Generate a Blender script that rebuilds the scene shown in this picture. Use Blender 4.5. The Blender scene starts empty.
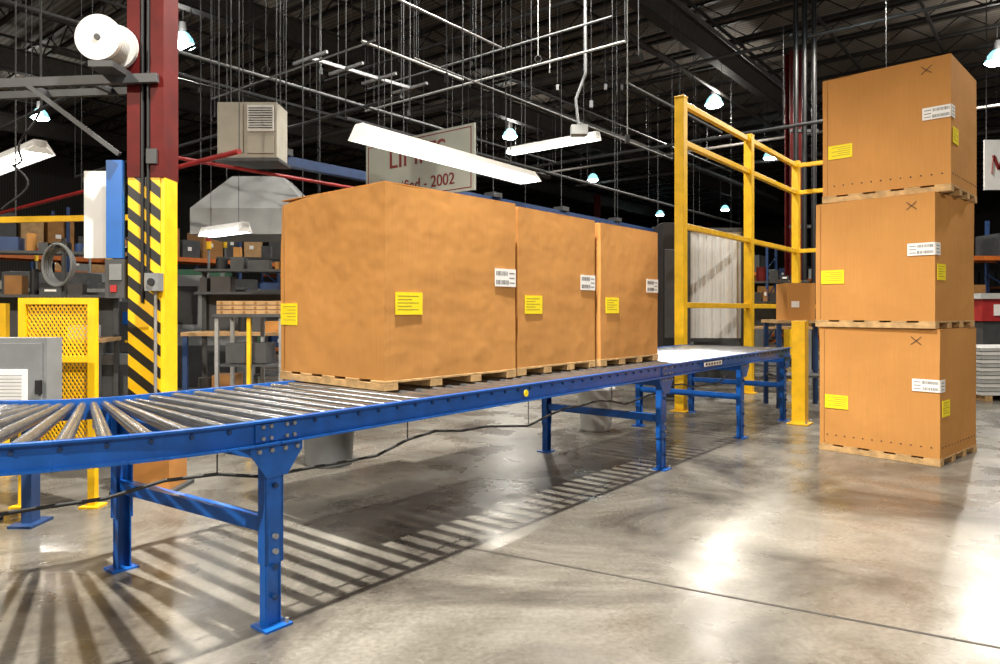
import bpy, bmesh, math, random
from mathutils import Vector, Matrix, noise
random.seed(7)
V=Vector
scene=bpy.context.scene
try:
    scene.view_settings.view_transform='Standard'
    scene.view_settings.look='None'
except Exception as ex: print(ex)

# ------------------------------------------------------------ materials
def mat(name,col,rough=.5,metal=0,noise_s=0,noise_a=.0,bump=0,bscale=40,emit=None,es=0,spec=.5,rough_var=0,coat=0):
    m=bpy.data.materials.new(name); m.use_nodes=True
    nt=m.node_tree; b=nt.nodes['Principled BSDF']
    b.inputs['Base Color'].default_value=(*col,1); b.inputs['Roughness'].default_value=rough
    b.inputs['Metallic'].default_value=metal
    b.inputs['Specular IOR Level'].default_value=spec
    if coat: b.inputs['Coat Weight'].default_value=coat
    tc=nt.nodes.new('ShaderNodeTexCoord')
    if noise_s:
        n=nt.nodes.new('ShaderNodeTexNoise'); n.inputs['Scale'].default_value=noise_s; n.inputs['Detail'].default_value=5
        nt.links.new(tc.outputs['Object'],n.inputs['Vector'])
        r=nt.nodes.new('ShaderNodeValToRGB')
        r.color_ramp.elements[0].position=.3; r.color_ramp.elements[1].position=.7
        r.color_ramp.elements[0].color=(*[max(0,c*(1-noise_a)) for c in col],1)
        r.color_ramp.elements[1].color=(*[min(1,c*(1+noise_a)) for c in col],1)
        nt.links.new(n.outputs['Fac'],r.inputs['Fac']); nt.links.new(r.outputs['Color'],b.inputs['Base Color'])
    if bump:
        n2=nt.nodes.new('ShaderNodeTexNoise'); n2.inputs['Scale'].default_value=bscale
        nt.links.new(tc.outputs['Object'],n2.inputs['Vector'])
        bp=nt.nodes.new('ShaderNodeBump'); bp.inputs['Strength'].default_value=bump; bp.inputs['Distance'].default_value=.01
        nt.links.new(n2.outputs['Fac'],bp.inputs['Height']); nt.links.new(bp.outputs['Normal'],b.inputs['Normal'])
    if emit:
        b.inputs['Emission Color'].default_value=(*emit,1); b.inputs['Emission Strength'].default_value=es
    return m

BLUE=mat('blue_paint',(.008,.100,.42),.33,0,12,.18,.05,60)
BLUED=mat('blue_dark_paint',(.01,.04,.13),.5,0,9,.2)
YEL=mat('yellow_paint',(.90,.52,.008),.4,0,8,.12,.05,50)
BLACK=mat('black_paint',(.010,.010,.011),.5,0,9,.2)
DARK=mat('dark_steel',(.012,.011,.0105),.6,0,7,.25)
DARK2=mat('dark_steel_web',(.05,.044,.04),.6,0,7,.25)
STEEL=mat('roller_steel',(.30,.31,.33),.27,.9,18,.2,.05,30)
GALV=mat('galvanised_steel',(.36,.37,.38),.45,.6,20,.15)
REDB=mat('oxide_red_paint',(.095,.006,.005),.55,0,6,.25,.05,30,spec=.2)
REDP=mat('red_pipe_paint',(.36,.02,.02),.45,0,6,.2)
GREY=mat('grey_paint',(.20,.21,.215),.45,0,7,.12)
GREYD=mat('grey_dark_paint',(.05,.052,.055),.55,0,7,.2)
GREYL=mat('light_grey_paint',(.45,.46,.45),.5,0,7,.1)
BEIGE=mat('beige_enamel',(.42,.39,.32),.5,0,5,.1)
WHITE=mat('white_enamel',(.70,.70,.68),.4,0,5,.06)
PAPER=mat('white_paper',(.82,.81,.79),.7,0,12,.05)
YLAB=mat('yellow_label',(.90,.72,.01),.6,0,12,.05)
INK=mat('ink',(.03,.03,.03),.7,0,10,.1)
INKG=mat('label_print_grey',(.22,.22,.22),.7,0,10,.1)
INKY=mat('label_print_on_yellow',(.35,.27,.03),.7,0,10,.1)
WOOD=mat('pallet_wood',(.48,.30,.13),.75,0,14,.3,.2,60)
TAN=mat('tan_tray',(.42,.25,.11),.7,0,8,.2)
RUBBER=mat('black_rubber',(.012,.012,.012),.6,0,9,.2)
BIN=mat('grey_plastic_bin',(.16,.17,.18),.5,0,6,.12)
BUCK=mat('white_plastic',(.6,.6,.58),.45,0,6,.08)
ORANGE=mat('orange_paint',(.50,.12,.015),.45,0,7,.15)
KRAFT=mat('kraft_column_wrap',(.42,.18,.04),.7,0,5,.15)
SIGNW=mat('sign_board',(.42,.44,.39),.5,0,4,.06)
SIGNR=mat('sign_red',(.20,.010,.010),.5,0,8,.1)
GREEN=mat('green_paint',(.02,.10,.05),.5,0,8,.2)
TUBE=mat('fluorescent_tube',(1,1,1),.4,0,3,.01,emit=(1,.99,.95),es=14)
TUBED=mat('fluorescent_housing_lit',(.8,.8,.78),.4,0,3,.01,emit=(1,.98,.94),es=.7)
LAMP=mat('high_bay_lens',(1,1,1),.3,0,3,.01,emit=(.85,.98,1),es=45)
LAMPR=mat('high_bay_reflector_glow',(.25,.4,.45),.3,.3,3,.05,emit=(.35,.85,1),es=1.5)  # reflector emits on its own, standing in for glow of the hidden lens

def cardboard(name,col):
    m=mat(name,col,.85,0,1.3,.12,spec=.2)
    nt=m.node_tree; b=nt.nodes['Principled BSDF']
    tc=nt.nodes.new('ShaderNodeTexCoord')
    mp=nt.nodes.new('ShaderNodeMapping'); mp.inputs['Scale'].default_value=(1,1,.02)
    nt.links.new(tc.outputs['Object'],mp.inputs['Vector'])
    n=nt.nodes.new('ShaderNodeTexNoise'); n.inputs['Scale'].default_value=200; n.inputs['Detail'].default_value=1
    nt.links.new(mp.outputs['Vector'],n.inputs['Vector'])
    r=nt.nodes.new('ShaderNodeValToRGB'); r.color_ramp.elements[0].position=.35; r.color_ramp.elements[1].position=.65
    r.color_ramp.elements[0].color=(.94,.94,.94,1); r.color_ramp.elements[1].color=(1.0,1.0,1.0,1)
    nt.links.new(n.outputs['Fac'],r.inputs['Fac'])
    mx=nt.nodes.new('ShaderNodeMix'); mx.data_type='RGBA'; mx.blend_type='MULTIPLY'; mx.inputs['Factor'].default_value=1
    src=b.inputs['Base Color'].links[0].from_socket
    nt.links.new(src,mx.inputs['A']); nt.links.new(r.outputs['Color'],mx.inputs['B']); nt.links.new(mx.outputs['Result'],b.inputs['Base Color'])
    bp=nt.nodes.new('ShaderNodeBump'); bp.inputs['Strength'].default_value=.12; bp.inputs['Distance'].default_value=.002
    nt.links.new(n.outputs['Fac'],bp.inputs['Height'])
    n4=nt.nodes.new('ShaderNodeTexNoise'); n4.inputs['Scale'].default_value=4.5; n4.inputs['Detail'].default_value=2
    nt.links.new(tc.outputs['Object'],n4.inputs['Vector'])
    bp2=nt.nodes.new('ShaderNodeBump'); bp2.inputs['Strength'].default_value=.5; bp2.inputs['Distance'].default_value=.02
    nt.links.new(n4.outputs['Fac'],bp2.inputs['Height']); nt.links.new(bp.outputs['Normal'],bp2.inputs['Normal']); nt.links.new(bp2.outputs['Normal'],b.inputs['Normal'])
    return m
CARD=cardboard('cardboard',(.545,.258,.074))
CARDD=mat('cardboard_edge',(.30,.14,.04),.8,0,8,.15)

def floor_mat():
    m=bpy.data.materials.new('polished_concrete'); m.use_nodes=True; nt=m.node_tree; b=nt.nodes['Principled BSDF']
    tc=nt.nodes.new('ShaderNodeTexCoord')
    n=nt.nodes.new('ShaderNodeTexNoise'); n.inputs['Scale'].default_value=.8; n.inputs['Detail'].default_value=9; n.inputs['Roughness'].default_value=.66; n.inputs['Distortion'].default_value=1.0
    nt.links.new(tc.outputs['Object'],n.inputs['Vector'])
    r=nt.nodes.new('ShaderNodeValToRGB'); e=r.color_ramp.elements
    e[0].position=.34; e[0].color=(.050,.043,.036,1); e[1].position=.68; e[1].color=(.28,.26,.225,1)
    x=e.new(.50); x.color=(.15,.137,.115,1)
    nt.links.new(n.outputs['Fac'],r.inputs['Fac'])
    n3=nt.nodes.new('ShaderNodeTexNoise'); n3.inputs['Scale'].default_value=45; n3.inputs['Detail'].default_value=4
    nt.links.new(tc.outputs['Object'],n3.inputs['Vector'])
    r3=nt.nodes.new('ShaderNodeValToRGB'); r3.color_ramp.elements[0].position=.3; r3.color_ramp.elements[0].color=(.70,.70,.70,1); r3.color_ramp.elements[1].position=.65; r3.color_ramp.elements[1].color=(1,1,1,1)
    nt.links.new(n3.outputs['Fac'],r3.inputs['Fac'])
    mx=nt.nodes.new('ShaderNodeMix'); mx.data_type='RGBA'; mx.blend_type='MULTIPLY'; mx.inputs['Factor'].default_value=1
    nt.links.new(r.outputs['Color'],mx.inputs['A']); nt.links.new(r3.outputs['Color'],mx.inputs['B'])
    nt.links.new(mx.outputs['Result'],b.inputs['Base Color'])
    n2=nt.nodes.new('ShaderNodeTexNoise'); n2.inputs['Scale'].default_value=2.3; n2.inputs['Detail'].default_value=6
    nt.links.new(tc.outputs['Object'],n2.inputs['Vector'])
    mr=nt.nodes.new('ShaderNodeMapRange'); mr.inputs['From Min'].default_value=.3; mr.inputs['From Max'].default_value=.7; mr.inputs['To Min'].default_value=.17; mr.inputs['To Max'].default_value=.42
    nt.links.new(n2.outputs['Fac'],mr.inputs['Value']); nt.links.new(mr.outputs['Result'],b.inputs['Roughness'])
    bp=nt.nodes.new('ShaderNodeBump'); bp.inputs['Strength'].default_value=.08; bp.inputs['Distance'].default_value=.02
    nt.links.new(n.outputs['Fac'],bp.inputs['Height']); nt.links.new(bp.outputs['Normal'],b.inputs['Normal'])
    b.inputs['Specular IOR Level'].default_value=.5
    return m
FLOOR=floor_mat()
def hazard():
    m=bpy.data.materials.new('hazard_stripes'); m.use_nodes=True; nt=m.node_tree; b=nt.nodes['Principled BSDF']
    tc=nt.nodes.new('ShaderNodeTexCoord'); sp=nt.nodes.new('ShaderNodeSeparateXYZ'); nt.links.new(tc.outputs['Object'],sp.inputs[0])
    a=nt.nodes.new('ShaderNodeMath'); a.operation='MULTIPLY_ADD'; a.inputs[1].default_value=.8
    nt.links.new(sp.outputs['X'],a.inputs[0]); nt.links.new(sp.outputs['Z'],a.inputs[2])
    d=nt.nodes.new('ShaderNodeMath'); d.operation='MULTIPLY'; d.inputs[1].default_value=1/.155; nt.links.new(a.outputs[0],d.inputs[0])
    f=nt.nodes.new('ShaderNodeMath'); f.operation='FRACT'; nt.links.new(d.outputs[0],f.inputs[0])
    g=nt.nodes.new('ShaderNodeMath'); g.operation='GREATER_THAN'; g.inputs[1].default_value=.5; nt.links.new(f.outputs[0],g.inputs[0])
    mx=nt.nodes.new('ShaderNodeMix'); mx.data_type='RGBA'; mx.inputs['A'].default_value=(.85,.5,.01,1); mx.inputs['B'].default_value=(.012,.012,.012,1)
    nt.links.new(g.outputs[0],mx.inputs['Factor']); nt.links.new(mx.outputs['Result'],b.inputs['Base Color']); b.inputs['Roughness'].default_value=.4
    return m
HAZ=hazard()
def deckmat(name,c1,c2,ang,scale):
    m=bpy.data.materials.new(name); m.use_nodes=True; nt=m.node_tree; b=nt.nodes['Principled BSDF']
    tc=nt.nodes.new('ShaderNodeTexCoord'); mp=nt.nodes.new('ShaderNodeMapping'); mp.inputs['Rotation'].default_value=(0,0,ang)
    nt.links.new(tc.outputs['Object'],mp.inputs['Vector'])
    w=nt.nodes.new('ShaderNodeTexWave'); w.inputs['Scale'].default_value=scale; nt.links.new(mp.outputs['Vector'],w.inputs['Vector'])
    r=nt.nodes.new('ShaderNodeValToRGB'); r.color_ramp.elements[0].color=(*c1,1); r.color_ramp.elements[1].color=(*c2,1)
    nt.links.new(w.outputs['Fac'],r.inputs['Fac']); nt.links.new(r.outputs['Color'],b.inputs['Base Color']); b.inputs['Roughness'].default_value=.8
    return m

# ------------------------------------------------------------ mesh builder
class MB:
    def __init__(s): s.v=[];s.f=[];s.m=[];s.mats=[];s.sm=[]
    def mi(s,m):
        if m not in s.mats: s.mats.append(m)
        return s.mats.index(m)
    def add(s,vs,fs,m,smooth=False):
        o=len(s.v); s.v+= [V(p) for p in vs]; i=s.mi(m)
        for f in fs: s.f.append([o+k for k in f]); s.m.append(i); s.sm.append(smooth)
    def box(s,c,size,m,ang=0):
        c=V(c); a,b,h=[k/2 for k in size]; R=Matrix.Rotation(ang,3,'Z')
        vs=[c+R@V((x,y,z)) for z in(-h,h) for x,y in((-a,-b),(a,-b),(a,b),(-a,b))]
        s.add(vs,[(3,2,1,0),(4,5,6,7),(0,1,5,4),(1,2,6,5),(2,3,7,6),(3,0,4,7)],m)
    def beam(s,p0,p1,w,h,m):
        p0=V(p0);p1=V(p1);d=(p1-p0).normalized()
        up=V((0,0,1)) if abs(d.z)<.95 else V((E.x,E.y,0))
        x=d.cross(up).normalized(); y=x.cross(d)
        vs=[]
        for p in(p0,p1):
            for a,b in((-1,-1),(1,-1),(1,1),(-1,1)): vs.append(p+x*a*w/2+y*b*h/2)
        s.add(vs,[(0,1,2,3),(7,6,5,4),(0,4,5,1),(1,5,6,2),(2,6,7,3),(3,7,4,0)],m)
    def cyl(s,p0,p1,r,m,n=12,r1=None,caps=True):
        p0=V(p0);p1=V(p1);d=(p1-p0).normalized(); r1=r if r1 is None else r1
        up=V((0,0,1)) if abs(d.z)<.95 else V((1,0,0))
        x=d.cross(up).normalized(); y=x.cross(d); vs=[]
        for p,q in((p0,r),(p1,r1)):
            for i in range(n):
                t=2*math.pi*i/n; vs.append(p+x*math.cos(t)*q+y*math.sin(t)*q)
        fs=[(i,(i+1)%n,n+(i+1)%n,n+i) for i in range(n)]
        s.add(vs,fs,m,True)
        if caps:
            s.add(vs[:n],[tuple(range(n-1,-1,-1))],m); s.add(vs[n:],[tuple(range(n))],m)
    def tube(s,pts,r,m,n=8):
        for a,b in zip(pts[:-1],pts[1:]): s.cyl(a,b,r,m,n,caps=True)
    def prism(s,poly,ext,m):
        poly=[V(p) for p in poly]; ext=V(ext); n=len(poly)
        vs=poly+[p+ext for p in poly]
        s.add(vs,[tuple(range(n-1,-1,-1)),tuple(range(n,2*n))]+[(i,(i+1)%n,n+(i+1)%n,n+i) for i in range(n)],m)
    def lathe(s,c,prof,m,n=20):
        c=V(c); vs=[]
        for r,z in prof:
            for i in range(n):
                t=2*math.pi*i/n; vs.append(c+V((r*math.cos(t),r*math.sin(t),z)))
        fs=[]
        for k in range(len(prof)-1):
            for i in range(n): fs.append((k*n+i,k*n+(i+1)%n,(k+1)*n+(i+1)%n,(k+1)*n+i))
        s.add(vs,fs,m,True)
    def torus(s,c,R,r,m,ax=V((0,1,0)),n=24,k=8):
        c=V(c); ax=V(ax).normalized(); up=V((0,0,1)) if abs(ax.z)<.9 else V((1,0,0)); x=ax.cross(up).normalized(); y=x.cross(ax)
        vs=[];fs=[]
        for i in range(n):
            t=2*math.pi*i/n; d=x*math.cos(t)+y*math.sin(t)
            for j in range(k):
                q=2*math.pi*j/k; vs.append(c+d*(R+r*math.cos(q))+ax*r*math.sin(q))
        for i in range(n):
            for j in range(k): fs.append((i*k+j,((i+1)%n)*k+j,((i+1)%n)*k+(j+1)%k,i*k+(j+1)%k))
        s.add(vs,fs,m,True)
    def make(s,name,bevel=0,origin=None,matrix=None,parent=None):
        me=bpy.data.meshes.new(name)
        if origin is None and matrix is None:
            xs=[p.x for p in s.v];ys=[p.y for p in s.v];zs=[p.z for p in s.v]
            origin=V(((min(xs)+max(xs))/2,(min(ys)+max(ys))/2,min(zs)))
        if matrix is not None: origin=V((0,0,0))
        me.from_pydata([p-V(origin) for p in s.v],[],s.f)
        for m in s.mats: me.materials.append(m)
        for p,i,sm in zip(me.polygons,s.m,s.sm): p.material_index=i; p.use_smooth=sm
        bm=bmesh.new(); bm.from_mesh(me); bmesh.ops.recalc_face_normals(bm,faces=bm.faces); bm.to_mesh(me); bm.free()
        ob=bpy.data.objects.new(name,me); scene.collection.objects.link(ob)
        if matrix is not None: ob.matrix_world=matrix
        else: ob.location=origin
        if bevel:
            b=ob.modifiers.new('bevel','BEVEL'); b.width=bevel; b.segments=2; b.limit_method='ANGLE'
        if parent:
            ob.parent=parent; ob.matrix_parent_inverse=parent.matrix_world.inverted()
        return ob

F=700.0; H=1.25; HV=310
def P(u,v,y): return V(((u-500)/F*y,y,H-(v-HV)*y/F))
E=V((.625,.781,0)).normalized(); N=V((-E.y,E.x,0)); AE=math.atan2(E.y,E.x)
P0=V((-.876,2.75,0))
def W(s,t,z): return P0+E*s+N*t+V((0,0,z))

# ------------------------------------------------------------ shell
S0,S1,T0,T1,CZ=-14,58,-14,34,8.6
m=MB(); m.prism([W(S0,T0,-.2),W(S1,T0,-.2),W(S1,T1,-.2),W(S0,T1,-.2)],(0,0,.2),FLOOR); m.make('floor',origin=(0,0,0))
DECK=deckmat('roof_deck_corrugated',(.085,.074,.064),(.20,.175,.15),-AE,2.2)
m=MB(); m.prism([W(S0,T0,CZ),W(S1,T0,CZ),W(S1,T1,CZ),W(S0,T1,CZ)],(0,0,.15),DECK); m.make('ceiling',origin=(0,0,CZ))
WALLM=deckmat('wall_cladding',(.07,.065,.06),(.12,.115,.105),-AE,3)
m=MB(); m.prism([W(S1,T0,0),W(S1+.2,T0,0),W(S1+.2,T1,0),W(S1,T1,0)],(0,0,CZ),WALLM); m.make('wall_far',origin=(0,0,0))
m=MB(); m.prism([W(S0,T1,0),W(S1,T1,0),W(S1,T1+.2,0),W(S0,T1+.2,0)],(0,0,CZ),WALLM); m.make('wall_left',origin=(0,0,0))
# joists
m=MB()
s=-2
while s<S1-1:
    m.beam(W(s,T0+.2,CZ-.04),W(s,T1-.1,CZ-.04),.12,.06,DARK)
    m.beam(W(s,T0+.2,CZ-.50),W(s,T1-.1,CZ-.50),.10,.07,DARK)
    t=T0+.3;k=0
    while t<T1-1:
        m.beam(W(s,t,CZ-.50 if k%2 else CZ-.06),W(s,t+.6,CZ-.06 if k%2 else CZ-.50),.024,.024,DARK); t+=.6;k+=1
    s+=1.5
m.make('roof_joists')
m=MB()
for t in (-10,-3,4.3,11.5,18.7,26):
    m.beam(W(S0+.2,t,CZ-.62),W(S1-.2,t,CZ-.62),.24,.04,DARK2); m.beam(W(S0+.2,t,CZ-.9),W(S1-.2,t,CZ-.9),.03,.56,DARK2); m.beam(W(S0+.2,t,CZ-1.18),W(S1-.2,t,CZ-1.18),.24,.04,DARK)
m.make('roof_girders')
m=MB()
for k in range(9):
    m.beam(W(k*7,T0+1,CZ-.62),W(k*7+7,T1-1,CZ-.62),.02,.02,GREYD)
for t in range(-12,34,2):
    m.beam(W(S0+.3,t,CZ-.55),W(S1-.3,t,CZ-.55),.06,.06,DARK)
m.make('roof_bridging')
# floor joints
m=MB()
JM=mat('floor_joint_filler',(.04,.034,.028),.7,0,12,.3)
def FP(u,v):
    y=H*F/(v-HV); return V(((u-500)/F*y,y,0))
def strip(p,q,w):
    d=(q-p).normalized(); x=V((-d.y,d.x,0))*w/2
    m.prism([p-x,q-x,q+x,p+x],(0,0,.0015),JM)
d=(FP(1000,648)-FP(480,550)).normalized()
strip(FP(480,550)-d*.1,FP(480,550)+d*6,.016)
m.make('floor_joint')

# ------------------------------------------------------------ conveyor
L=6.68; WD=1.18; RT=.826; RB=.728
m=MB()
def rail(pa,pb,out):
    pa=V(pa);pb=V(pb);o=V(out).normalized()
    zc=(RT+RB)/2
    m.beam(pa+V((0,0,zc)),pb+V((0,0,zc)),.008,RT-RB,BLUE)
    for z in(RT-.004,RB+.004): m.beam(pa+o*.014+V((0,0,z)),pb+o*.014+V((0,0,z)),.030,.008,BLUE)
SEC=[0,3.48,L]
for a,b in zip(SEC[:-1],SEC[1:]):
    rail(W(a+.003,0,0),W(b-.003,0,0),-N); rail(W(a+.003,WD,0),W(b-.003,WD,0),N)
for sx in SEC[1:-1]+[0]:
    for t in(0,WD):
        m.beam(W(sx-.10,t-.006 if t==0 else t+.006,.777),W(sx+.10,t-.006 if t==0 else t+.006,.777),.008,.07,BLUE)
        for ds in(-.07,-.035,.035,.07):
            for z in(.755,.80): m.cyl(W(sx+ds,-.008,z) if t==0 else W(sx+ds,t+.008,z),W(sx+ds,-.02,z) if t==0 else W(sx+ds,t+.02,z),.008,GALV,6)
sx=.06
while sx<L-.03:
    m.cyl(W(sx,.012,.797),W(sx,WD-.012,.797),.027,STEEL,14)
    m.cyl(W(sx,-.012,.797),W(sx,.012,.797),.008,BLUED,6); m.cyl(W(sx,WD-.012,.797),W(sx,WD+.012,.797),.008,GALV,6)
    sx+=.115
RO=1.78; RI=RO-WD; C=P0+N*RO
def CP(r,a,z): return C-N*r*math.cos(a)-E*r*math.sin(a)+V((0,0,z))
NS=26
for i in range(NS):
    a0=math.pi/2*i/NS;a1=math.pi/2*(i+1)/NS; am=(a0+a1)/2
    rad=(CP(1,am,0)-CP(0,am,0))
    rail(CP(RO,a0,0),CP(RO,a1,0),rad); rail(CP(RI,a0,0),CP(RI,a1,0),-rad)
NR=21
for i in range(NR):
    am=math.pi/2*(i+.5)/NR
    m.cyl(CP(RO-.012,am,.795),CP(RI+.012,am,.797),.027,STEEL,14,r1=.018)
    m.cyl(CP(RO-.02,am,.795),CP(RO+.012,am,.795),.009,BLUED,6)
XA=CP(RO,math.pi/2,0); XB=CP(RI,math.pi/2,0)
rail(XA,XA+N*1.0,-E); rail(XB,XB+N*1.0,E)
for i in range(9):
    p=V((0,0,.797))+N*(.06+i*.11); m.cyl(XA+p+E*.012,XB+p-E*.012,.027,STEEL,12)
def m_prism(o,a,b,h):
    o=V(o);a=V(a);b=V(b); m.prism([o,o+a,o+a+b,o+b],(0,0,h),BLUE)
def leg(px,dirn,outn):
    px=V(px);d=V(dirn).normalized();o=V(outn).normalized()
    w=.085
    for zc,zh,ww in((.50,.50,w),(.19,.36,w-.016)):
        b=px+V((0,0,zc))-o*.02
        off=0 if ww==w else -.006
        for q in (-1,1):
            c0=b+d*q*(ww/2-.003)-V((0,0,zh/2)); m_prism(c0,d*.006*-q,-o*.05,zh)
        m_prism(b-d*ww/2+o*off-V((0,0,zh/2)),d*ww,-o*.006,zh)
    g=px+o*.004
    m.prism([g-d*.115+V((0,0,RB+.005)),g-d*.115+V((0,0,RB-.035)),g-d*.045+V((0,0,RB-.13)),g+d*.045+V((0,0,RB-.13)),g+d*.115+V((0,0,RB-.035)),g+d*.115+V((0,0,RB+.005))],-o*.007,BLUE)
    for q in(-.085,-.03,.03,.085): m.cyl(g+d*q+V((0,0,RB-.022)),g+d*q+o*.014+V((0,0,RB-.022)),.009,GALV,6)
    for z in(.30,.36,.24,.12,.56): m.cyl(g-o*.022+V((0,0,z)),g-o*.006+V((0,0,z)),.011,GALV if z in(.30,.36) else BLUED,8)
    m.prism([px-d*.06+o*.02,px+d*.06+o*.02,px+d*.06-o*.09,px-d*.06-o*.09],(0,0,.01),BLUE)
    m.cyl(px+o*.008+d*.04,px+o*.008+d*.04+V((0,0,.03)),.008,GALV,6)
def support(pn,pf,d,on,of):
    leg(pn,d,on);leg(pf,d,of)
    m.beam(V(pn)-V(on)*.02+V((0,0,.40)),V(pf)-V(of)*.02+V((0,0,.40)),.05,.055,BLUE)
    m.beam(V(pn)-V(on)*.02+V((0,0,.69)),V(pf)-V(of)*.02+V((0,0,.69)),.04,.07,BLUE)
for sx in(0,3.48,5.22,L-.1): support(W(sx,0,0),W(sx-(.10 if sx==0 else 0),WD,0),E,-N,N)
support(XA+N*.1,XB+N*.1,N,-E,E); support(XA+N*.92,XB+N*.92,N,-E,E)
m.prism([W(4.15,-.031,.765),W(4.55,-.031,.765),W(4.55,-.031,.80),W(4.15,-.031,.80)],-N*.002,PAPER)
for k in range(6): m.prism([W(4.18+k*.06,-.034,.773),W(4.215+k*.06,-.034,.773),W(4.215+k*.06,-.034,.793),W(4.18+k*.06,-.034,.793)],-N*.001,INK)
m.cyl(W(1.60,-.031,.777),W(1.60,-.034,.777),.020,YLAB,16)
m.make('roller_conveyor')
m=MB(); pts=[]
for i in range(-8,26):
    sx=i*.2; z=.60-.03*math.sin(i*.9)-.02*(i%3==0)
    if sx<0: p=CP(RO-.10,-sx/RO,z)
    else: p=W(sx,.10,z)
    pts.append(p)
m.tube(pts,.007,RUBBER,6)
for i in range(2,32,5): m.cyl(pts[i],pts[i]+V((0,0,RB-pts[i].z+.01)),.003,RUBBER,5)
m.make('air_hose')

# ------------------------------------------------------------ cartons
def carton(corner,ang,Lx,Ly,Hh,style,holes=False,seed=0,crush=False):
    b=MB()
    n=14
    bm=bmesh.new(); bmesh.ops.create_cube(bm,size=1); bmesh.ops.subdivide_edges(bm,edges=bm.edges,cuts=n,use_grid_fill=True)
    for v in bm.verts:
        c=v.co.copy(); p=V(((c.x+.5)*Lx,(c.y+.5)*Ly,(c.z+.5)*Hh))
        nv=noise.noise(p*2.3+V((seed*7.1,0,0))); n2=noise.noise(p*2.3+V((0,seed*5.3,9)))
        p.x+= .004*nv; p.y+=.004*n2
        bul=(1-(2*c.z)**2)*.003
        if abs(c.x)>.49: p.x+=bul*(1 if c.x>0 else -1)*(1-(2*c.y)**2)
        if abs(c.y)>.49: p.y+=bul*(1 if c.y>0 else -1)*(1-(2*c.x)**2)
        if abs(c.z)>.49 and c.z>0: p.z+=-.008*abs(noise.noise(p*3+V((seed,3,0))))
        if crush and c.z>.2:
            w=max(0,c.y)**3*8*max(0,(c.z-.2)/.3); p.z-=.03*w*(.5-c.x); p.y-=.02*w
        v.co=p
    bm.verts.index_update()
    vs=[v.co.copy() for v in bm.verts]
    groups={}
    bm.normal_update()
    for f in bm.faces:
        nn=f.normal; k=max(range(3),key=lambda i:abs(nn[i])); groups.setdefault((k,nn[k]>0),[]).append([v.index for v in f.verts])
    bm.free()
    for g in groups.values():
        ids=sorted({i for f in g for i in f}); mp={i:j for j,i in enumerate(ids)}
        b.add([vs[i] for i in ids],[[mp[i] for i in f] for f in g],CARD,True)
    for y0,y1 in((.0,Ly/2-.004),(Ly/2+.004,Ly)):
        b.box((Lx/2,(y0+y1)/2,Hh+.002),(Lx-.006,y1-y0-.004,.005),CARD)
    b.box((Lx/2,Ly/2,Hh+.0055),(Lx*.98,.06,.002),CARDD)
    e=.0065
    def A(y0,y1,z0,z1,mt,o=e,th=.003): b.box((-o-th/2+.002,(y0+y1)/2,(z0+z1)/2),(th,y1-y0,z1-z0),mt)
    def B(x0,x1,z0,z1,mt,o=e,th=.003): b.box(((x0+x1)/2,-o-th/2+.002,(z0+z1)/2),(x1-x0,th,z1-z0),mt)
    def prt_y(fn,a,c,z0,z1):
        fn(a,c,z0,z1,YLAB)
        wd=c-a
        for k in range(5):
            zz=z1-.018-k*(z1-z0-.03)/5; fn(a+wd*.08,a+wd*(.85-.25*(k%2)),zz-.004,zz,INKY,e+.0015,.002)
    def prt_w(fn,a,c,z0,z1):
        fn(a,c,z0,z1,PAPER); wd=c-a; hz=z1-z0
        for k in range(2):
            x=a+wd*.05
            while x<a+wd*.62:
                w=random.choice([.003,.004,.005]); fn(x,x+w,z0+hz*(.12+.5*k),z0+hz*(.36+.5*k),INK,e+.0015,.002); x+=w+random.choice([.003,.004,.006])
        for k in range(3): fn(a+wd*.68,a+wd*.93,z0+hz*(.18+.27*k),z0+hz*(.25+.27*k),INKG,e+.0015,.002)
    if style=='conv':
        prt_y(A,Ly-.19,Ly-.01,.28,.41); prt_y(B,.065,.255,.345,.465); prt_w(B,Lx-.20,Lx-.005,.515,.625)
    else:
        prt_y(A,Ly-.25,Ly-.05,.32,.44); prt_w(A,.0,.20,.53,.63); B(-.006,.10,.53,.63,PAPER)
        for k in range(3): B(.01,.08,.548+.027*k,.555+.027*k,INKG,e+.0015,.002)
        prt_y(B,.04,.22,.33,.46)
        for q in(-1,1):
            p=V((-.006,.17,Hh-.09)); dd=V((0,.038,.032*q)); b.beam(p-dd,p+dd,.002,.004,INK)
    if holes:
        k=.06
        while k<Ly-.03: b.cyl((-.005,k,.085),(.002,k,.085),.006,INK,8); k+=.075
        k=.06
        while k<Lx-.03: b.cyl((k,-.005,.085),(k,.002,.085),.006,INK,8); k+=.075
    A(Ly-.045,Ly-.041,.01,Hh-.01,CARDD,.004,.002)
    M=Matrix.Translation(V(corner))@Matrix.Rotation(ang,4,'Z')
    return b.make('cardboard_carton',matrix=M)
def pallet(corner,ang,Lx,Ly,h,ov=.004):
    b=MB(); dk=.014; st=h-dk
    n=5
    for i in range(n):
        y=-ov+ (Ly+2*ov-.12)*i/(n-1)+.06; b.box((Lx/2,y,h-dk/2),(Lx+2*ov,.12,dk-.001),WOOD)
    for i in range(4):
        x=-ov+.045+(Lx+2*ov-.09)*i/3; b.box((x,Ly/2,st/2),(.09,Ly+2*ov,st),WOOD)
    M=Matrix.Translation(V(corner))@Matrix.Rotation(ang,4,'Z')
    return b.make('wood_pallet',matrix=M,bevel=.002)
ZP=.827
def onconv(c,deg,lx,ly,hh,seed,crush=False):
    c=V(c); pallet((c.x,c.y,ZP),math.radians(deg),lx,ly,.052); carton((c.x,c.y,ZP+.053),math.radians(deg),lx,ly,hh,'conv',seed=seed,crush=crush)
onconv((-.598,3.64),48.5,1.05,1.0,1.038,1,True)
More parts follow.
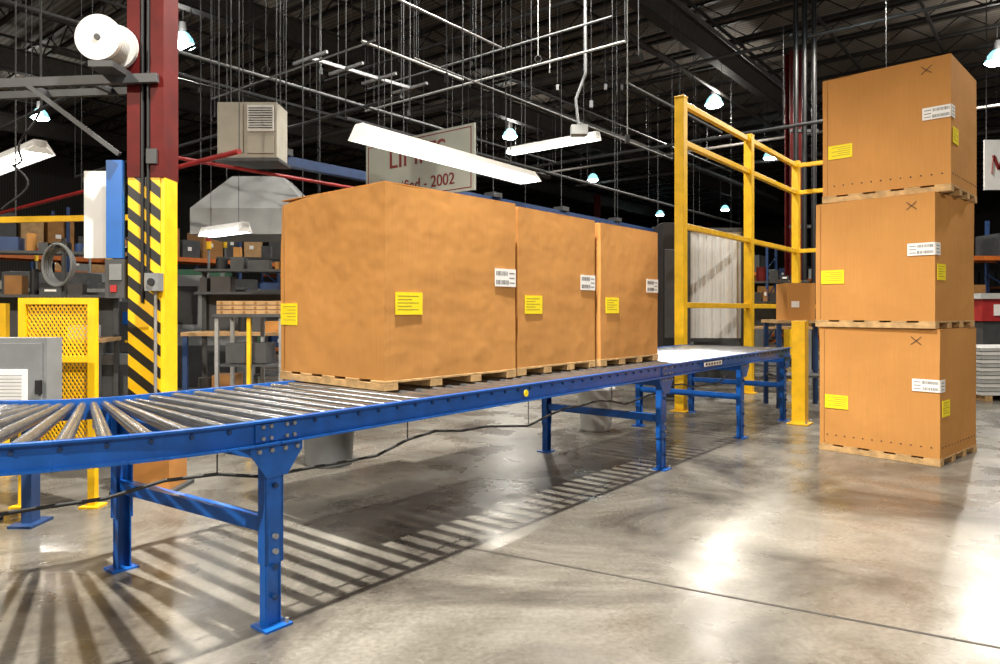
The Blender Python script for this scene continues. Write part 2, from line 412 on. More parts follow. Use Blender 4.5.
c2=W(1.975,.31,0); onconv(c2,AE*180/math.pi-.6,.93,.86,1.03,2)
c3=W(2.955,.28,0); onconv(c3,AE*180/math.pi-1.5,.90,.88,1.02,3)
z=0
for u,deg,lx,ly,ho in((940,41.3,.95,.955,True),(935,40.2,.95,.957,False),(951,45.5,.94,.985,True)):
    y=5.57; cc=((u-500)/F*y,y)
    pallet((cc[0],cc[1],z),math.radians(deg),lx,ly,.06); carton((cc[0],cc[1],z+.061),math.radians(deg),lx,ly,1.03,'stack',ho,seed=u)
    z+=.061+1.03+.009

# ------------------------------------------------------------ yellow guard rail
m=MB()
g1=V((2.24,8.64,0))
gp=[]
for u in(681,749,796):
    k=(((u-500)/F)*g1.y-g1.x)/(E.x-((u-500)/F)*E.y); gp.append(g1+E*k)
GH=3.86
for p in gp:
    m.box((p.x,p.y,GH/2),(.12,.12,GH),YEL,AE); m.box((p.x,p.y,.008),(.2,.2,.016),YEL,AE); m.box((p.x,p.y,GH+.01),(.13,.13,.02),YEL,AE)
for z in(3.80,3.32,2.29,1.31):
    m.beam(gp[0]+V((0,0,z)),gp[2]+V((0,0,z)),.07,.07,YEL)
    m.beam(gp[2]+V((0,0,z)),gp[2]-N*2.2+V((0,0,z)),.07,.07,YEL)
q=gp[2]-N*2.2; m.box((q.x,q.y,GH/2),(.12,.12,GH),YEL,AE)
m.make('yellow_guard_railing',bevel=.006)
m=MB(); b0=FP(800,424)
m.box((b0.x,b0.y,.56),(.14,.14,1.12),YEL,AE); m.box((b0.x,b0.y,.01),(.22,.22,.02),YEL,AE); m.box((b0.x,b0.y,1.125),(.15,.15,.012),YEL,AE)
for a,b in((-.09,-.09),(.09,-.09),(-.09,.09),(.09,.09)): m.cyl(V((b0.x,b0.y,.02))+E*a+N*b,V((b0.x,b0.y,.045))+E*a+N*b,.012,GALV,6)
m.make('yellow_bollard_post',bevel=.005)

# ------------------------------------------------------------ building columns
def column(x,y,near=False,ztop=CZ-1.2):
    b=MB(); w=.25; d=.19
    if near:
        h=ztop-2.16; zc=(ztop+2.16)/2
        for sx in(-1,1): b.box((sx*(w/2-.045),0,zc),(.09,d+.03,h),REDB)
        b.box((0,0,zc),(w-.1,.02,h),REDB)
        b.box((0,0,1.36),(w,d,1.60),YEL); b.box((-.012,-d/2-.004,1.36),(w-.03,.008,1.60),HAZ)
        b.box((0,0,.28),(w+.10,d+.08,.56),KRAFT)
        for dx in(-.02,.02): b.cyl((dx,-d/2-.014,1.3 if dx<0 else 1.5),(dx,-d/2-.014,ztop),.012,BLACK,8)
        b.box((.075,-d/2-.045,1.44),(.09,.08,.12),GREY); b.cyl((.075,-d/2-.085,1.44),(.075,-d/2-.095,1.44),.025,BLACK,12)
        b.cyl((.075,-d/2-.025,1.4),(.075,-d/2-.025,.6),.011,GALV,8)
        b.box((.05,-d/2-.02,2.3),(.07,.03,.1),GREYD)
    else:
        w=.33;d=.3;h=ztop;zc=h/2
        b.box((0,-d/2,zc),(w,.02,h),REDB); b.box((0,d/2,zc),(w,.02,h),REDB); b.box((0,0,zc),(.02,d,h),REDB)
        b.box((0,0,1.0),(w+.02,d+.04,1.9),YEL)
    b.box((0,0,.012),(.42,.36,.024),GREYD)
    return b.make('steel_column',matrix=Matrix.Translation(V((x,y,0))))
colx=(146-500)/F*4.8; column(colx,4.9,True)
for k in range(1,4):
    c=V((-2.42,4.9,0))+E*15.1*k; column(c.x,c.y)
for k in range(0,4):
    c=V((-2.42,4.9,0))+N*14.4+E*15.1*k; column(c.x,c.y)
m=MB()
for dx in(-.18,.0,.2): m.cyl((6.35+dx,14.6,0),(6.35+dx,14.6,CZ-.02),.05,BLACK,10)
for zz in(3,5,7): m.box((6.36,14.66,zz),(.6,.06,.06),GREYD)
m.make('riser_pipes')

# ------------------------------------------------------------ fluorescent fixtures
def fluo(p,q,zt=CZ-.6,w=.30):
    p=V(p);q=V(q);d=(q-p).normalized();x=V((-d.y,d.x,0)); b=MB()
    for sgn in(-1,1):
        b.prism([p+x*sgn*.05+V((0,0,.07)),p+x*sgn*w/2,p+x*sgn*(w/2-.005),p+x*sgn*.05+V((0,0,.06))],q-p,TUBED)
    b.beam(p+V((0,0,.085)),q+V((0,0,.085)),.11,.06,WHITE)
    for sgn in(-1,1): b.cyl(p+d*.03+x*sgn*.07+V((0,0,.018)),q-d*.03+x*sgn*.07+V((0,0,.018)),.019,TUBE,10)
    for e0 in(p,q): b.prism([e0-x*w/2,e0+x*w/2,e0+x*.05+V((0,0,.12)),e0-x*.05+V((0,0,.12))],d*(.006 if e0 is p else -.006),WHITE)
    for f in(.15,.85):
        a=p.lerp(q,f)+V((0,0,.11)); b.cyl(a,V((a.x,a.y,zt)),.004,GREYD,5)
    return b.make('fluorescent_light_fixture')
fluo(P(359,138,5.8),P(531,183,7.65),w=.29)
a=P(40,153,6.4); fluo(a,a+N*2.4,w=.26)
a=P(598,139,10.9); fluo(a,a+N*1.75,w=.22)
a=P(245,232,8.2); fluo(a,a+N*.9,w=.2)
a=P(330,205,13); fluo(a,a+N*2.4)
m=MB(); a=P(579,132,10.7); pts=[a,a+V((-.05,0,.5)),a+V((.1,0,.9)),a+V((.1,0,CZ-.6-a.z))]; m.tube(pts,.022,GREY,8)
m.box(a+V((0,0,.02)),(.25,.2,.14),GREYL)
m.make('electrical_conduit_drop')

# ------------------------------------------------------------ high bay lamps
def highbay(x,y,z=7.2,power=0,size=.12,col=(1,.93,.82),ang=165,blend=.35):
    b=MB(); b.lathe((0,0,0),[(.26,0),(.255,.02),(.2,.16),(.12,.26),(.09,.28)],LAMPR,20)
    b.cyl((0,0,.27),(0,0,.5),.09,GREYD,14); b.cyl((0,0,-.05),(0,0,.03),.20,LAMP,20,r1=.24); b.cyl((0,0,.5),(0,0,CZ-.5-z),.012,GREYD,6)
    ob=b.make('high_bay_lamp',matrix=Matrix.Translation(V((x,y,z))))
    def L(kind,en,zz):
        l=bpy.data.lights.new('bulb_or_uplight',kind); l.energy=en; l.color=col; l.shadow_soft_size=size
        if kind=='SPOT': l.spot_size=math.radians(ang); l.spot_blend=blend
        lo=bpy.data.objects.new('bulb_or_uplight',l); scene.collection.objects.link(lo); lo.parent=ob; lo.location=(0,0,zz)
        return lo
    if power>0: L('SPOT',power,-.2)
    return ob,L
for u,v,pw in((183,45,450),(714,105,900),(510,137,900),(997,62,1000),(40,118,700),(593,180,0),(725,210,0),(770,158,0),(660,215,0),(35,208,0)):
    z=7.2; y=(z-H)*F/(HV-v); ob,Lf=highbay((u-500)/F*y,y,z,pw)
    if (u,v) in((183,45),(714,105),(510,137),(997,62),(40,118)):
        lo=Lf('POINT',110,.0); lo.location=(.0,-.45,.1)  # extra point light beside the lamp, added to brighten the ceiling
kp=W(.7,-.35,0)
highbay(kp.x,kp.y,7.2,5600,.08,col=(1,.95,.86),ang=104,blend=1.0)   # lamp over conveyor: roller shadows
highbay(-7.0,-5.0,7.2,5000,.13,col=(1,.90,.75))
highbay(5.5,-5.5,7.2,2100,.13,col=(1,.92,.80))
ob,Lf=highbay(.5,9.2,7.2,1300,.13,col=(1,.95,.87)); lo=Lf('POINT',110,0); lo.location=(0,.45,.1)  # its point light is an added uplight for the dark roof, not a bulb
highbay(6.8,7.2,7.2,1100,.13)
highbay(-7.5,6.5,7.2,550,.13)
highbay(6.5,13,7.2,1000,.13)

# ------------------------------------------------------------ overhead stuff
m=MB(); y=8; p=P(247,158,y)
m.box((p.x,y+.2,p.z+.32),(.68,.4,.64),BEIGE)
m.box((p.x+.16,y-.012,p.z+.45),(.30,.03,.3),WHITE)
for k in range(9): m.box((p.x+.16,y-.03,p.z+.34+k*.028),(.27,.012,.01),GREYD)
m.box((p.x-.18,y-.008,p.z+.33),(.28,.02,.55),BEIGE); m.box((p.x+.16,y-.01,p.z+.15),(.3,.022,.2),BEIGE)
m.box((p.x,y+.2,p.z-.02),(.74,.46,.04),GREYD)
for dx in(-.33,.33): m.cyl((p.x+dx,y+.02,p.z),(p.x+dx,y+.02,CZ-.6),.008,GREYD,6); m.cyl((p.x+dx,y+.38,p.z),(p.x+dx,y+.38,CZ-.6),.008,GREYD,6)
m.make('hanging_air_conditioner',bevel=.006)
m=MB(); y=9.4
zb=P(0,234,y).z; zm=P(0,208,y).z; zt=P(0,172,y).z; x0=P(190,0,y).x;x1=P(308,0,y).x
HOOD=mat('hood_enamel',(.34,.35,.35),.5,0,5,.1)
base=[(x0,y,zb),(x1,y,zb),(x1,y+1.1,zb),(x0,y+1.1,zb)]
m.prism(base,(0,0,zm-zb),HOOD)
top=[(x0+.45,y+.3,zt),(x1-.45,y+.3,zt),(x1-.45,y+.8,zt),(x0+.45,y+.8,zt)]
bb=[(p[0],p[1],zm) for p in base]
m.add([V(p) for p in bb+top],[(0,1,5,4),(1,2,6,5),(2,3,7,6),(3,0,4,7),(4,5,6,7)],HOOD)
for x in(x0+.1,x1-.1):
    for yy in(y+.1,y+1.0): m.cyl((x,yy,zm-.05),(x,yy,CZ-.5),.007,GREYD,5)
m.make('exhaust_hood')
# sign
pn=P(476,123,7.73); L_=1.8; sb=P(476,190,7.73).z
m=MB()
def sq(a,b,z0,z1,off,mt,th=.004):
    A=V((pn.x,pn.y,0))+N*a-E*off; B=V((pn.x,pn.y,0))+N*b-E*off
    m.prism([V((A.x,A.y,z0)),V((B.x,B.y,z0)),V((B.x,B.y,z1)),V((A.x,A.y,z1))],-E*th,mt)
sq(0,L_,sb,pn.z,0,SIGNW,.03)
for z0,z1 in((sb+.03,sb+.04),(pn.z-.04,pn.z-.03)): sq(.04,L_-.04,z0,z1,.031,SIGNR)
for a in(.04,L_-.05): sq(a,a+.01,sb+.03,pn.z-.03,.031,SIGNR)
for a in(.2,L_-.2):
    q=V((pn.x,pn.y,pn.z))+N*a; m.cyl(q,V((q.x,q.y,CZ-.6)),.005,GREYD,5)
sign=m.make('hanging_sign')
def text(body,size,a,z,mt,par,off=.036):
    cu=bpy.data.curves.new('lettering','FONT'); cu.body=body; cu.size=size; cu.extrude=.002; cu.align_x='CENTER'
    o=bpy.data.objects.new('lettering',cu); scene.collection.objects.link(o)
    X=-N; Z=V((0,0,1)); Yn=-E
    R=Matrix(((X.x,Z.x,Yn.x),(X.y,Z.y,Yn.y),(X.z,Z.z,Yn.z))).to_4x4()
    o.matrix_world=Matrix.Translation(V((pn.x,pn.y,z))+N*a-E*off)@R
    bpy.context.view_layer.update()
    me=bpy.data.meshes.new_from_object(o); me.materials.clear(); me.materials.append(mt)
    o2=bpy.data.objects.new('lettering',me); scene.collection.objects.link(o2); o2.matrix_world=o.matrix_world.copy(); bpy.data.objects.remove(o)
    bpy.context.view_layer.update()
    o2.parent=par; o2.matrix_parent_inverse=par.matrix_world.inverted()
bpy.context.view_layer.update()
text('LIMITS',.34,L_/2,sb+.40,SIGNR,sign)
text('Certified - 2002',.19,L_/2,sb+.10,SIGNR,sign)

# hose reel and arm on column
m=MB(); cx=colx
r0=P(99,38,4.6)
m.cyl(r0+V((0,-.02,0)),r0+V((0,.01,0)),.15,WHITE,32)
m.cyl(r0+V((.01,.01,0)),r0+V((.01,.15,0)),.115,WHITE,28); m.cyl(r0+V((.02,.15,0)),r0+V((.02,.18,0)),.15,WHITE,32)
for k in range(5): m.torus(r0+V((.01,.03+k*.023,0)),.12,.012,GREYL)
m.cyl(r0+V((0,-.03,0)),r0+V((0,-.02,0)),.02,GREYD,14)
m.box(r0+V((.03,.08,-.18)),(.16,.24,.04),GREYD); m.box(r0+V((.02,.20,-.09)),(.1,.02,.2),GREYD)
zz=r0.z-.23
m.beam((-3.9,4.70,zz-.06),(cx+.1,4.76,zz+.02),.04,.06,GREYD); m.beam((-3.9,5.06,zz-.02),(cx+.1,5.04,zz+.03),.04,.05,GREYD)
for t in(.1,.4,.7,.88):
    q=V((-3.9,4.70,zz-.04)).lerp(V((cx+.1,4.76,zz+.02)),t); m.beam(q,q+V((0,.33,.02)),.04,.04,GREYD)
m.beam((-3.2,4.72,zz-.03),(cx-.16,4.76,zz-.5),.03,.03,GREYD)
m.make('hose_reel')
def panel(u0,u1,v0,v1,yy,mt,th=.03):
    a=P(u0,v1,yy);b=P(u1,v0,yy); m.box(((a.x+b.x)/2,yy+th/2,(a.z+b.z)/2),(b.x-a.x,th,b.z-a.z),mt)
m=MB(); panel(84,106,171,258,4.9,WHITE,.05)
m.beam(P(84,180,4.95),(cx-.13,4.95,P(0,180,4.95).z),.03,.03,GREYD); m.beam(P(84,250,4.95),(cx-.13,4.95,P(0,250,4.95).z),.03,.03,GREYD)
m.make('white_notice_board')
m=MB(); panel(106,122,160,258,4.80,mat('blue_panel',(.015,.12,.42),.4,0,6,.1),.04)
m.beam(P(118,200,4.86),(cx-.13,4.86,P(0,200,4.86).z),.03,.03,GREYD); m.make('blue_panel_board')
m=MB(); panel(105,124,259,298,4.80,GREYD,.12); panel(109,121,264,280,4.79,GREY,.012); panel(110,116,285,292,4.79,REDP,.012); m.make('electrical_switch_box')

# ------------------------------------------------------------ yellow mesh guard
def mguard(xa,xb,y,zt,zb=.35):
    for x in(xa,xb): m.box((x,y,zt/2),(.045,.045,zt),YEL); m.box((x,y,.006),(.12,.12,.012),YEL)
    for z in(zt-.02,zb,(zt+zb)/2+.1): m.box(((xa+xb)/2,y,z),(xb-xa,.04,.04),YEL)
    st=.026; w=xb-xa; h=zt-zb; n=int((w+h/1.6)/st)
    for sgn in(1,-1):
        for i in range(n):
            c=i*st; x0=c-h/1.6; x1=c; za,zc=0,h
            if x0<0: za=(0-x0)*1.6; x0=0
            if x1>w: zc=h-(x1-w)*1.6; x1=w
            if zc<=za: continue
            A=(x0,za);B=(x1,zc)
            if sgn<0: A=(w-x0,za);B=(w-x1,zc)
            m.beam((xa+A[0],y+.004*sgn,zb+A[1]),(xa+B[0],y+.004*sgn,zb+B[1]),.004,.009,YEL)
m=MB(); y=4.45
xa=P(24,0,y).x; xb=P(93,0,y).x; zt=P(0,298,y).z
mguard(xa,xb,y,zt)
m.make('yellow_mesh_guard')
m=MB(); mguard(-5.0,-3.75,5.3,1.30); m.make('yellow_mesh_guard')
m=MB(); y=4.02; a=P(47,338,y); zb=.62
m.box((a.x-.27,y+.07,(a.z+zb)/2),(.54,.14,a.z-zb),GREY); m.box((a.x-.27,y-.006,(a.z+zb)/2),(.49,.014,a.z-zb-.06),GREY)
pp=P(33,370,y); m.box((pp.x-.17,y-.016,pp.z-.10),(.30,.004,.21),PAPER)
for k in range(8): m.box((pp.x-.17,y-.02,pp.z-.03-k*.02),(.24,.002,.004),INKG)
m.box((a.x-.035,y-.02,a.z-.28),(.025,.03,.08),BLACK)
for x in(a.x-.14,a.x-.44): m.box((x,y+.07,zb/2),(.06,.08,zb),BLUED); m.box((x,y+.07,.008),(.14,.2,.016),BLUED)
m.make('grey_control_cabinet',bevel=.006)

# ------------------------------------------------------------ bins
def bin_(u,v,r,h,mt,name):
    p=FP(u,v); b=MB(); b.lathe((0,0,0),[(0,0.001),(r*.82,0.001),(r*.85,.02),(r*.97,h-.05),(r*1.06,h-.04),(r*1.06,h),(r*.94,h),(r*.8,.05),(0,.04)],mt,28)
    b.torus((0,0,h-.02),r*1.05,.012,mt,ax=V((0,0,1)))
    b.make(name,matrix=Matrix.Translation(V((p.x,p.y+r,0))))
bin_(322,470,.22,.50,BIN,'trash_bin'); bin_(598,433,.19,.45,BUCK,'plastic_bucket')

# ------------------------------------------------------------ benches, racks, machines
def workbench(x,y,ang,w=1.8,ht=.9,shelf=1.9,seed=1):
    random.seed(seed); b=MB(); d=.75
    b.box((0,0,ht-.02),(w,d,.04),TAN)
    for sx in(-1,1):
        for sy in(-1,1): b.box((sx*(w/2-.04),sy*(d/2-.04),(ht-.04 if sy<0 else shelf)/2),(.05,.05,ht-.04 if sy<0 else shelf),random.choice([BLUED,GREY,GREYD]))
    b.box((0,0,.25),(w-.1,d-.1,.03),GREYD)
    for z in(ht+.45,shelf-.03): b.box((0,d/2-.15,z),(w,.3,.03),GREYD)
    b.box((0,d/2,ht+.25),(w-.1,.02,.5),GREYD)
    for z0,dep,yy in((ht,.45,-.05),(ht+.465,.25,d/2-.15),(shelf-.015,.25,d/2-.15),(.265,.45,0)):
        x0=-w/2+.05
        while x0<w/2-.2:
            ww=random.uniform(.08,.28); hh=random.uniform(.05,.28)
            if random.random()<.62:
                mm=random.choice([GREYD,GREYD,GREYD,BLACK,BLACK,GREY,CARDD,CARDD,CARD,TAN,BLUED,BLUED,DARK2,DARK2,GREYL,GREEN,REDB,DARK2])
                if random.random()<.3: b.cyl((x0+ww/2,yy,z0),(x0+ww/2,yy,z0+hh),min(ww*.4,.09),mm,12)
                else:
                    b.box((x0+ww/2,yy,z0+hh/2),(ww*.92,dep*random.uniform(.6,1),hh),mm)
                    if random.random()<.25: b.box((x0+ww/2,yy-dep*.5-.002,z0+hh*.6),(ww*.5,.004,hh*.3),PAPER)
            x0+=ww+.03
    return b.make('workbench',matrix=Matrix.Translation(V((x,y,0)))@Matrix.Rotation(ang,4,'Z'))
def rack(x,y,ang,w=5.4,ht=3.2,seed=1,bays=2):
    random.seed(seed); b=MB(); d=1.0; bw=w/bays
    for i in range(bays+1):
        X=-w/2+i*bw
        for sy in(-1,1): b.box((X,sy*d/2,ht/2),(.08,.07,ht),BLUED)
        z=.2
        while z<ht-.5: b.beam((X,-d/2,z),(X,d/2,z+.5),.03,.03,BLUED); z+=.5
    for z in(.12,1.35,2.55):
        if z>ht-.3: continue
        for sy in(-1,1): b.box((0,sy*(d/2-.02),z),(w,.045,.11),ORANGE)
        b.box((0,0,z+.045),(w-.1,d-.1,.02),DARK2)
        x0=-w/2+.1
        while x0<w/2-.7:
            ww=random.uniform(.4,.95); hh=random.uniform(.35,.98)
            if random.random()<.85:
                b.box((x0+ww/2,0,z+.055+hh/2),(ww*.93,.85,hh),random.choice([CARD,CARDD,CARDD,TAN,GREY,GREYD,GREYD,BLUED,GREYL]))
                b.box((x0+ww*.4,-.428,z+.055+hh*.5),(ww*.2,.006,.1),PAPER)
            x0+=ww+.05
    return b.make('pallet_rack',matrix=Matrix.Translation(V((x,y,0)))@Matrix.Rotation(ang,4,'Z'))
def machine(x,y,ang,w=1.4,ht=1.9,c=None,seed=1):
    random.seed(seed); c=c or GREY; b=MB()
    b.box((0,0,ht*.22),(w,.9,ht*.44),c); b.box((-w*.15,.1,ht*.66),(w*.6,.7,ht*.44),c); b.box((w*.34,-.1,ht*.62),(w*.22,.3,ht*.35),GREYD)
    b.box((w*.34,-.255,ht*.68),(.2,.01,.15),BLUE); b.box((-w*.15,-.255,ht*.66),(w*.42,.01,ht*.28),BLACK)
    b.cyl((w*.1,.2,ht*.88),(w*.1,.2,ht*1.15),.02,GREY,8); b.cyl((w*.1,.2,ht*1.15),(w*.1,.2,ht*1.22),.04,REDP,12); b.cyl((w*.1,.2,ht*1.09),(w*.1,.2,ht*1.15),.04,YEL,12)
    for k in range(3): b.cyl((w*.3+k*.05,-.25,ht*.52),(w*.3+k*.05,-.27,ht*.52),.015,random.choice([REDP,GREEN,YEL]),10)
    b.box((0,-.455,ht*.22),(w*.8,.01,ht*.3),GREYD)
    for sx in(-1,1): b.box((sx*w*.4,0,.02),(.12,.8,.04),BLACK)
    return b.make('production_machine',matrix=Matrix.Translation(V((x,y,0)))@Matrix.Rotation(ang,4,'Z'),bevel=.008)
def at(u,y): return (u-500)/F*y
workbench(at(240,7.9),8.2,.1,1.3,1.0,1.75,3)
machine(at(75,8.0),8.3,.25,1.5,1.7,GREY,30)
workbench(at(15,7.2),7.4,.25,1.6,.95,1.9,14)
machine(at(185,10.2),10.5,.2,1.7,2.0,GREY,5)
machine(at(60,11),11.3,.2,2.0,2.1,GREYD,6)
workbench(at(255,10.8),11,.2,1.3,.95,2.1,5)
machine(at(120,13),13.2,.3,1.8,2.2,None,1)
machine(at(20,14.5),14.6,.3,1.8,2.1,BEIGE,3); machine(at(210,15),15.2,.2,2,2.4,GREEN,4)
for i,(u,y) in enumerate(((60,18),(230,19.5),(420,19),(560,21),(120,26),(330,28),(700,27),(800,31),(880,34),(700,39),(960,42),(560,34))):
    rack(at(u,y),y,(AE if u<450 else AE-math.pi/2),5.4,random.uniform(2.9,4.2),20+i)
for i,(u,y) in enumerate(((700,13.5),(725,19.5),(660,15.5),(690,23),(900,22))):
    machine(at(u,y),y,AE-math.pi/2,1.8,random.uniform(1.7,2.3),random.choice([GREYD,BLUED,GREY,DARK2]),40+i)
workbench(at(775,12.6),12.9,-.3,1.4,.95,1.8,9); workbench(at(665,11.9),12.0,-.3,1.0,.95,1.9,10)
m=MB(); y=6.9; a=P(217,300,y); b_=P(281,312,y)
for k in range(3):
    z0=b_.z-.02+k*.045
    m.box(((a.x+b_.x)/2,y+.2,z0+.02),(b_.x-a.x,.42,.038),TAN)
    for q in range(6): m.cyl((a.x+.05+q*.11,y-.015,z0+.02),(a.x+.05+q*.11,y-.008,z0+.02),.014,CARDD,8)
zt=b_.z-.02
m.box(((a.x+b_.x)/2,y+.2,zt-.015),(b_.x-a.x+.06,.5,.03),GREYD)
for x in(a.x,b_.x,(a.x+b_.x)/2):
    for yy in(y,y+.4): m.box((x,yy,(zt-.03)/2),(.035,.035,zt-.03),YEL if x==(a.x+b_.x)/2 and yy==y else GALV)
for z in(.2,.7): m.box(((a.x+b_.x)/2,y+.2,z),(b_.x-a.x,.4,.02),GREYD); m.box(((a.x+b_.x)/2-.05,y+.2,z+.12),(.4,.3,.2),GREYD)
m.make('tray_rack')
m=MB(); p=P(57,265,6.3)
for k in range(5): m.torus(p+V((0,.02*k,0)),.19-.008*k,.012,GREY,ax=V((.4,1,0)))
m.cyl((p.x,p.y+.1,0.0),(p.x,p.y+.1,p.z+.25),.02,GREYD,8); m.cyl((p.x,p.y+.1,p.z+.17),(p.x,p.y-.05,p.z+.17),.015,GREYD,8); m.box((p.x,p.y+.1,.01),(.4,.4,.02),GREYD)
m.make('hose_coil_stand')
m=MB(); y=10.6; a=P(690,232,y); b_=P(741,338,y)
n=12
for i in range(n):
    x=a.x+(b_.x-a.x)*(i+.5)/n; m.box((x,y+(.012 if i%2 else 0),(a.z+b_.z)/2),((b_.x-a.x)/n,.02,a.z-b_.z),WHITE)
for x in(a.x-.03,b_.x+.03): m.box((x,y,(a.z+.05)/2),(.06,.06,a.z+.05),GREYD)
m.box(((a.x+b_.x)/2,y,a.z+.03),(b_.x-a.x+.1,.06,.06),GREYD); m.box(((a.x+b_.x)/2,y,b_.z-.03),(b_.x-a.x+.1,.05,.05),GREYD)
m.make('white_partition_panel')
m=MB(); y=9.6; a=P(666,222,y); m.box((a.x+.06,y+.3,a.z/2),(.2,.5,a.z),BLACK); m.box((a.x+.06,y+.04,a.z*.6),(.14,.02,a.z*.5),GREYD); m.box((a.x+.06,y+.3,.02),(.24,.54,.04),GREYD); m.make('black_equipment_cabinet',bevel=.01)
m=MB(); y=8.9; a=P(788,320,y); b_=P(816,283,y)
m.box(((a.x+b_.x)/2,y+.2,(a.z+b_.z)/2),(b_.x-a.x,.36,b_.z-a.z),CARD); m.box(((a.x+b_.x)/2,y+.2,b_.z+.002),(.05,.36,.003),CARDD); m.box((a.x+.1,y+.017,a.z+.2),(.1,.004,.08),PAPER)
m.make('small_cardboard_carton')
m=MB(); m.box(((a.x+b_.x)/2+.05,y+.25,a.z-.02),(.75,.55,.04),WOOD)
for sx in(-.28,.38):
    for sy in(.03,.47): m.box(((a.x+b_.x)/2+sx,y+sy,(a.z-.04)/2),(.05,.05,a.z-.04),BLUED)
m.box(((a.x+b_.x)/2+.05,y+.25,.4),(.68,.46,.03),GREYD); m.make('packing_table')
m=MB(); y=9.6; x=at(978,y)
for k in range(12): m.box((x+.8,y+.5,.1+k*.055),(1.5,1.0,.045),GREYL if k%2 else WHITE)
for sx in(.15,.8,1.45): m.box((x+sx,y+.5,.035),(.1,1,.07),WOOD)
m.make('sheet_metal_bundle')
m=MB(); y=12.5;x=at(984,y)
m.box((x+.8,y+.5,1.25),(1.6,.9,.4),REDP); m.box((x+.8,y+.5,.52),(1.5,.8,1.03),GREYD); m.box((x+.8,y+.03,1.25),(1.2,.02,.2),PAPER); m.box((x+.8,y+.5,1.5),(1.7,1,.1),GREYL)
m.make('red_packaging_machine')
m=MB(); y=15; a=P(984,190,y); b_=P(1012,140,y)
m.box(((a.x+b_.x)/2,y,(a.z+b_.z)/2),(b_.x-a.x,.04,b_.z-a.z),WHITE)
cxs=(a.x+b_.x)/2; czs=(a.z+b_.z)/2
for p,q in(((-.15,-.2),(-.12,.2)),((-.12,.2),(0,-.1)),((0,-.1),(.12,.2)),((.12,.2),(.15,-.2))): m.beam((cxs+p[0],y-.03,czs+p[1]),(cxs+q[0],y-.03,czs+q[1]),.02,.06,SIGNR)
for x in(a.x+.05,b_.x-.05): m.cyl((x,y,b_.z-.02),(x,y,CZ-.5),.01,GREYD,6)
m.make('hanging_sign')
rack(at(1015,17.5),18,0,4,3.6,77)

# ------------------------------------------------------------ overhead pipes/conduits
def run(p,q,r,mt,hang=True,step=3.0):
    p=V(p);q=V(q); m.cyl(p,q,r,mt,8)
    if hang:
        n=max(2,int((q-p).length/step))
        for i in range(n+1):
            a=p.lerp(q,i/n); m.cyl(a,V((a.x,a.y,CZ-.5)),.005,GREYD,4)
m=MB(); a=P(190,160,7.6); run(a-E*.5,a+E*16,.022,REDP); m.make('sprinkler_pipe_red')
m=MB(); a=P(20,208,10.5); run(a-N*-5.2,a-N*6,.028,REDP); m.make('sprinkler_pipe_red')
m=MB(); a=P(320,168,9.2); p=a-E*.6;q=a+E*12
m.beam(p,q,.12,.12,BLUED)
for i in range(7):
    c=p.lerp(q,i/6); m.cyl(c,V((c.x,c.y,CZ-.5)),.008,GREYD,5); m.box(c+V((0,0,.10)),(.22,.22,.08),GREYD,AE)
m.make('overhead_bus_duct')
m=MB(); a=P(0,220,6.0); m.beam(a,a+V((1.15,.55,.10)),.05,.05,YEL)
for c in(a+V((.1,.05,0)),a+V((1.1,.52,.1))): m.cyl(c,V((c.x,c.y,CZ-.5)),.006,GREYD,6)
m.make('yellow_overhead_rail')
m=MB()
random.seed(5)
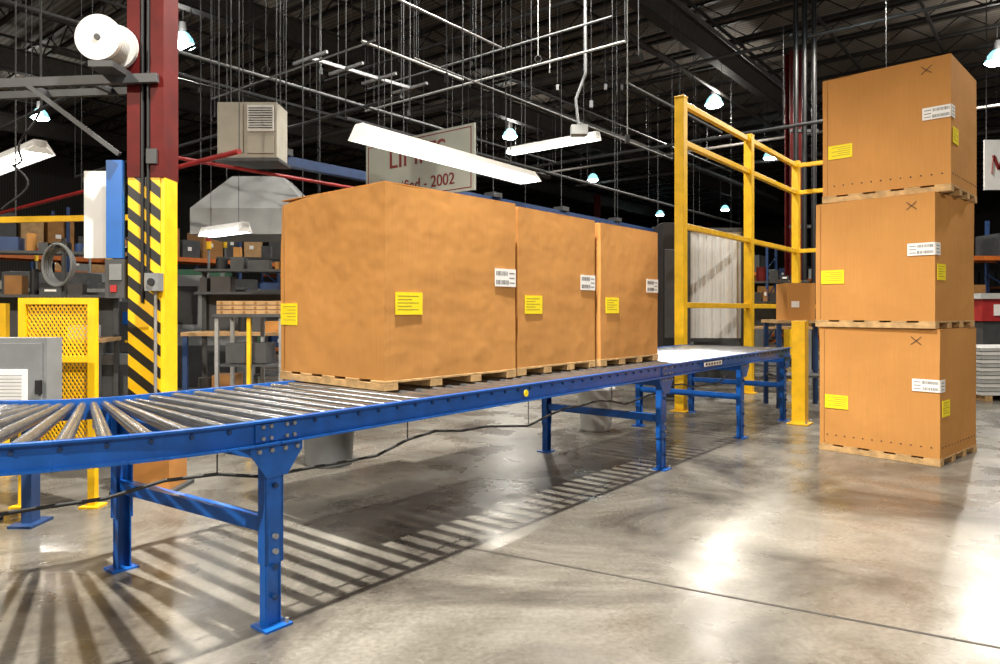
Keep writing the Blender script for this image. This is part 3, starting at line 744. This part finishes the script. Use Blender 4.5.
for (u,v,y,dd,l1,l2,r,mt) in((380,48,9,E,.3,1.6,.018,GREYL),(470,80,9,E,1.0,6,.012,GREY),(320,60,8.5,N,1,2.5,.012,GREY),(500,75,11,N,2.2,3.2,.02,GREYL),(425,12,8,E,1.6,1.4,.015,GALV),(310,90,10,E,2,3,.02,GREY),(240,70,10,E,3,8,.025,GREYD),(600,20,10,N,.2,5,.016,GREY),(250,20,12,N,6,6,.03,GREYD),(520,165,16,E,5,14,.04,GREYD),(640,150,16,N,5,6,.035,GREYD),(900,120,20,N,6,9,.04,GREYD),(860,25,14,N,5,7,.04,GREYD),(750,60,17,E,7,9,.04,GREYD),
   (350,120,14,E,4,9,.03,GREYD),(280,130,12,N,3,4,.025,GREYD),(450,40,14,N,6,4,.03,GREYD),(200,140,9,N,1,4,.02,GREYD),(560,100,15,E,2,10,.03,GREYD),(60,100,9,N,1,5,.025,GREYD),(640,90,13,E,.5,4,.03,GREYD),
   (700,150,22,N,8,8,.05,DARK2),(600,130,20,E,6,16,.09,DARK2),(850,150,26,N,9,12,.08,DARK2),(430,110,18,N,6,8,.10,DARK2),(250,100,16,E,4,12,.08,DARK2),(700,80,19,E,5,12,.05,DARK2)):
    a=P(u,v,y)
    if a.z>CZ-.3: a.z=CZ-.8
    run(a-dd*l1,a+dd*l2,r,mt,True,1.8)
m.make('overhead_conduits')
m=MB()
for k in range(34):
    u=random.uniform(185,640); y=random.uniform(8.5,17); v=random.uniform(50,160); a=P(u,v,y)
    if a.z>CZ-1: continue
    m.cyl(a,(a.x,a.y,CZ-.5),.006,random.choice([GREYD,GREYL,BLACK,GREYD]),5)
    if k%3==0: m.box(a-V((0,0,.05)),(.05,.05,.10),random.choice([GREYD,GREY,BLACK]))
    elif k%3==1: m.torus(a-V((0,0,.05)),.05,.008,BLACK,n=12,k=5)
m.make('hanging_power_drops')
m=MB(); a=P(310,58,9); b_=P(410,88,10.2)
m.beam(a,b_,.04,.04,GALV)
for f in(0,.33,.66,1):
    c=a.lerp(b_,f); m.cyl(c,V((c.x,c.y,CZ-.5)),.008,GREYD,5); m.beam(c-N*.35,c+N*.35,.035,.035,GALV); m.cyl(c,c-V((0,0,.5)),.006,BLACK,5)
m.make('strut_hanger_frame')
m=MB(); pts=[]
p=P(12,165,5.2); q=P(38,92,5.2)
for i in range(30):
    t=i/29; c=p.lerp(q,t); pts.append(c+V((.03*math.sin(t*9),.02*math.cos(t*7),-.12*math.sin(t*math.pi))))
pts.append(V((q.x,q.y,CZ-.5))); m.tube(pts,.008,RUBBER,6)
pts=[P(12,165,5.2)+V((.12*math.sin(i*.35),0,-i*.03)) for i in range(12)]; m.tube(pts,.008,RUBBER,6)
m.make('hanging_power_cable')

# ------------------------------------------------------------ world + camera
w=bpy.data.worlds.new('world'); scene.world=w; w.use_nodes=True
w.node_tree.nodes['Background'].inputs[0].default_value=(1,.92,.82,1); w.node_tree.nodes['Background'].inputs[1].default_value=.19
cam=bpy.data.cameras.new('camera'); co=bpy.data.objects.new('camera',cam); scene.collection.objects.link(co)
co.location=(0,0,H); co.rotation_euler=(math.radians(90),0,0); cam.sensor_width=36; cam.lens=F*36/1000; cam.shift_y=-.022; cam.clip_end=200
scene.camera=co
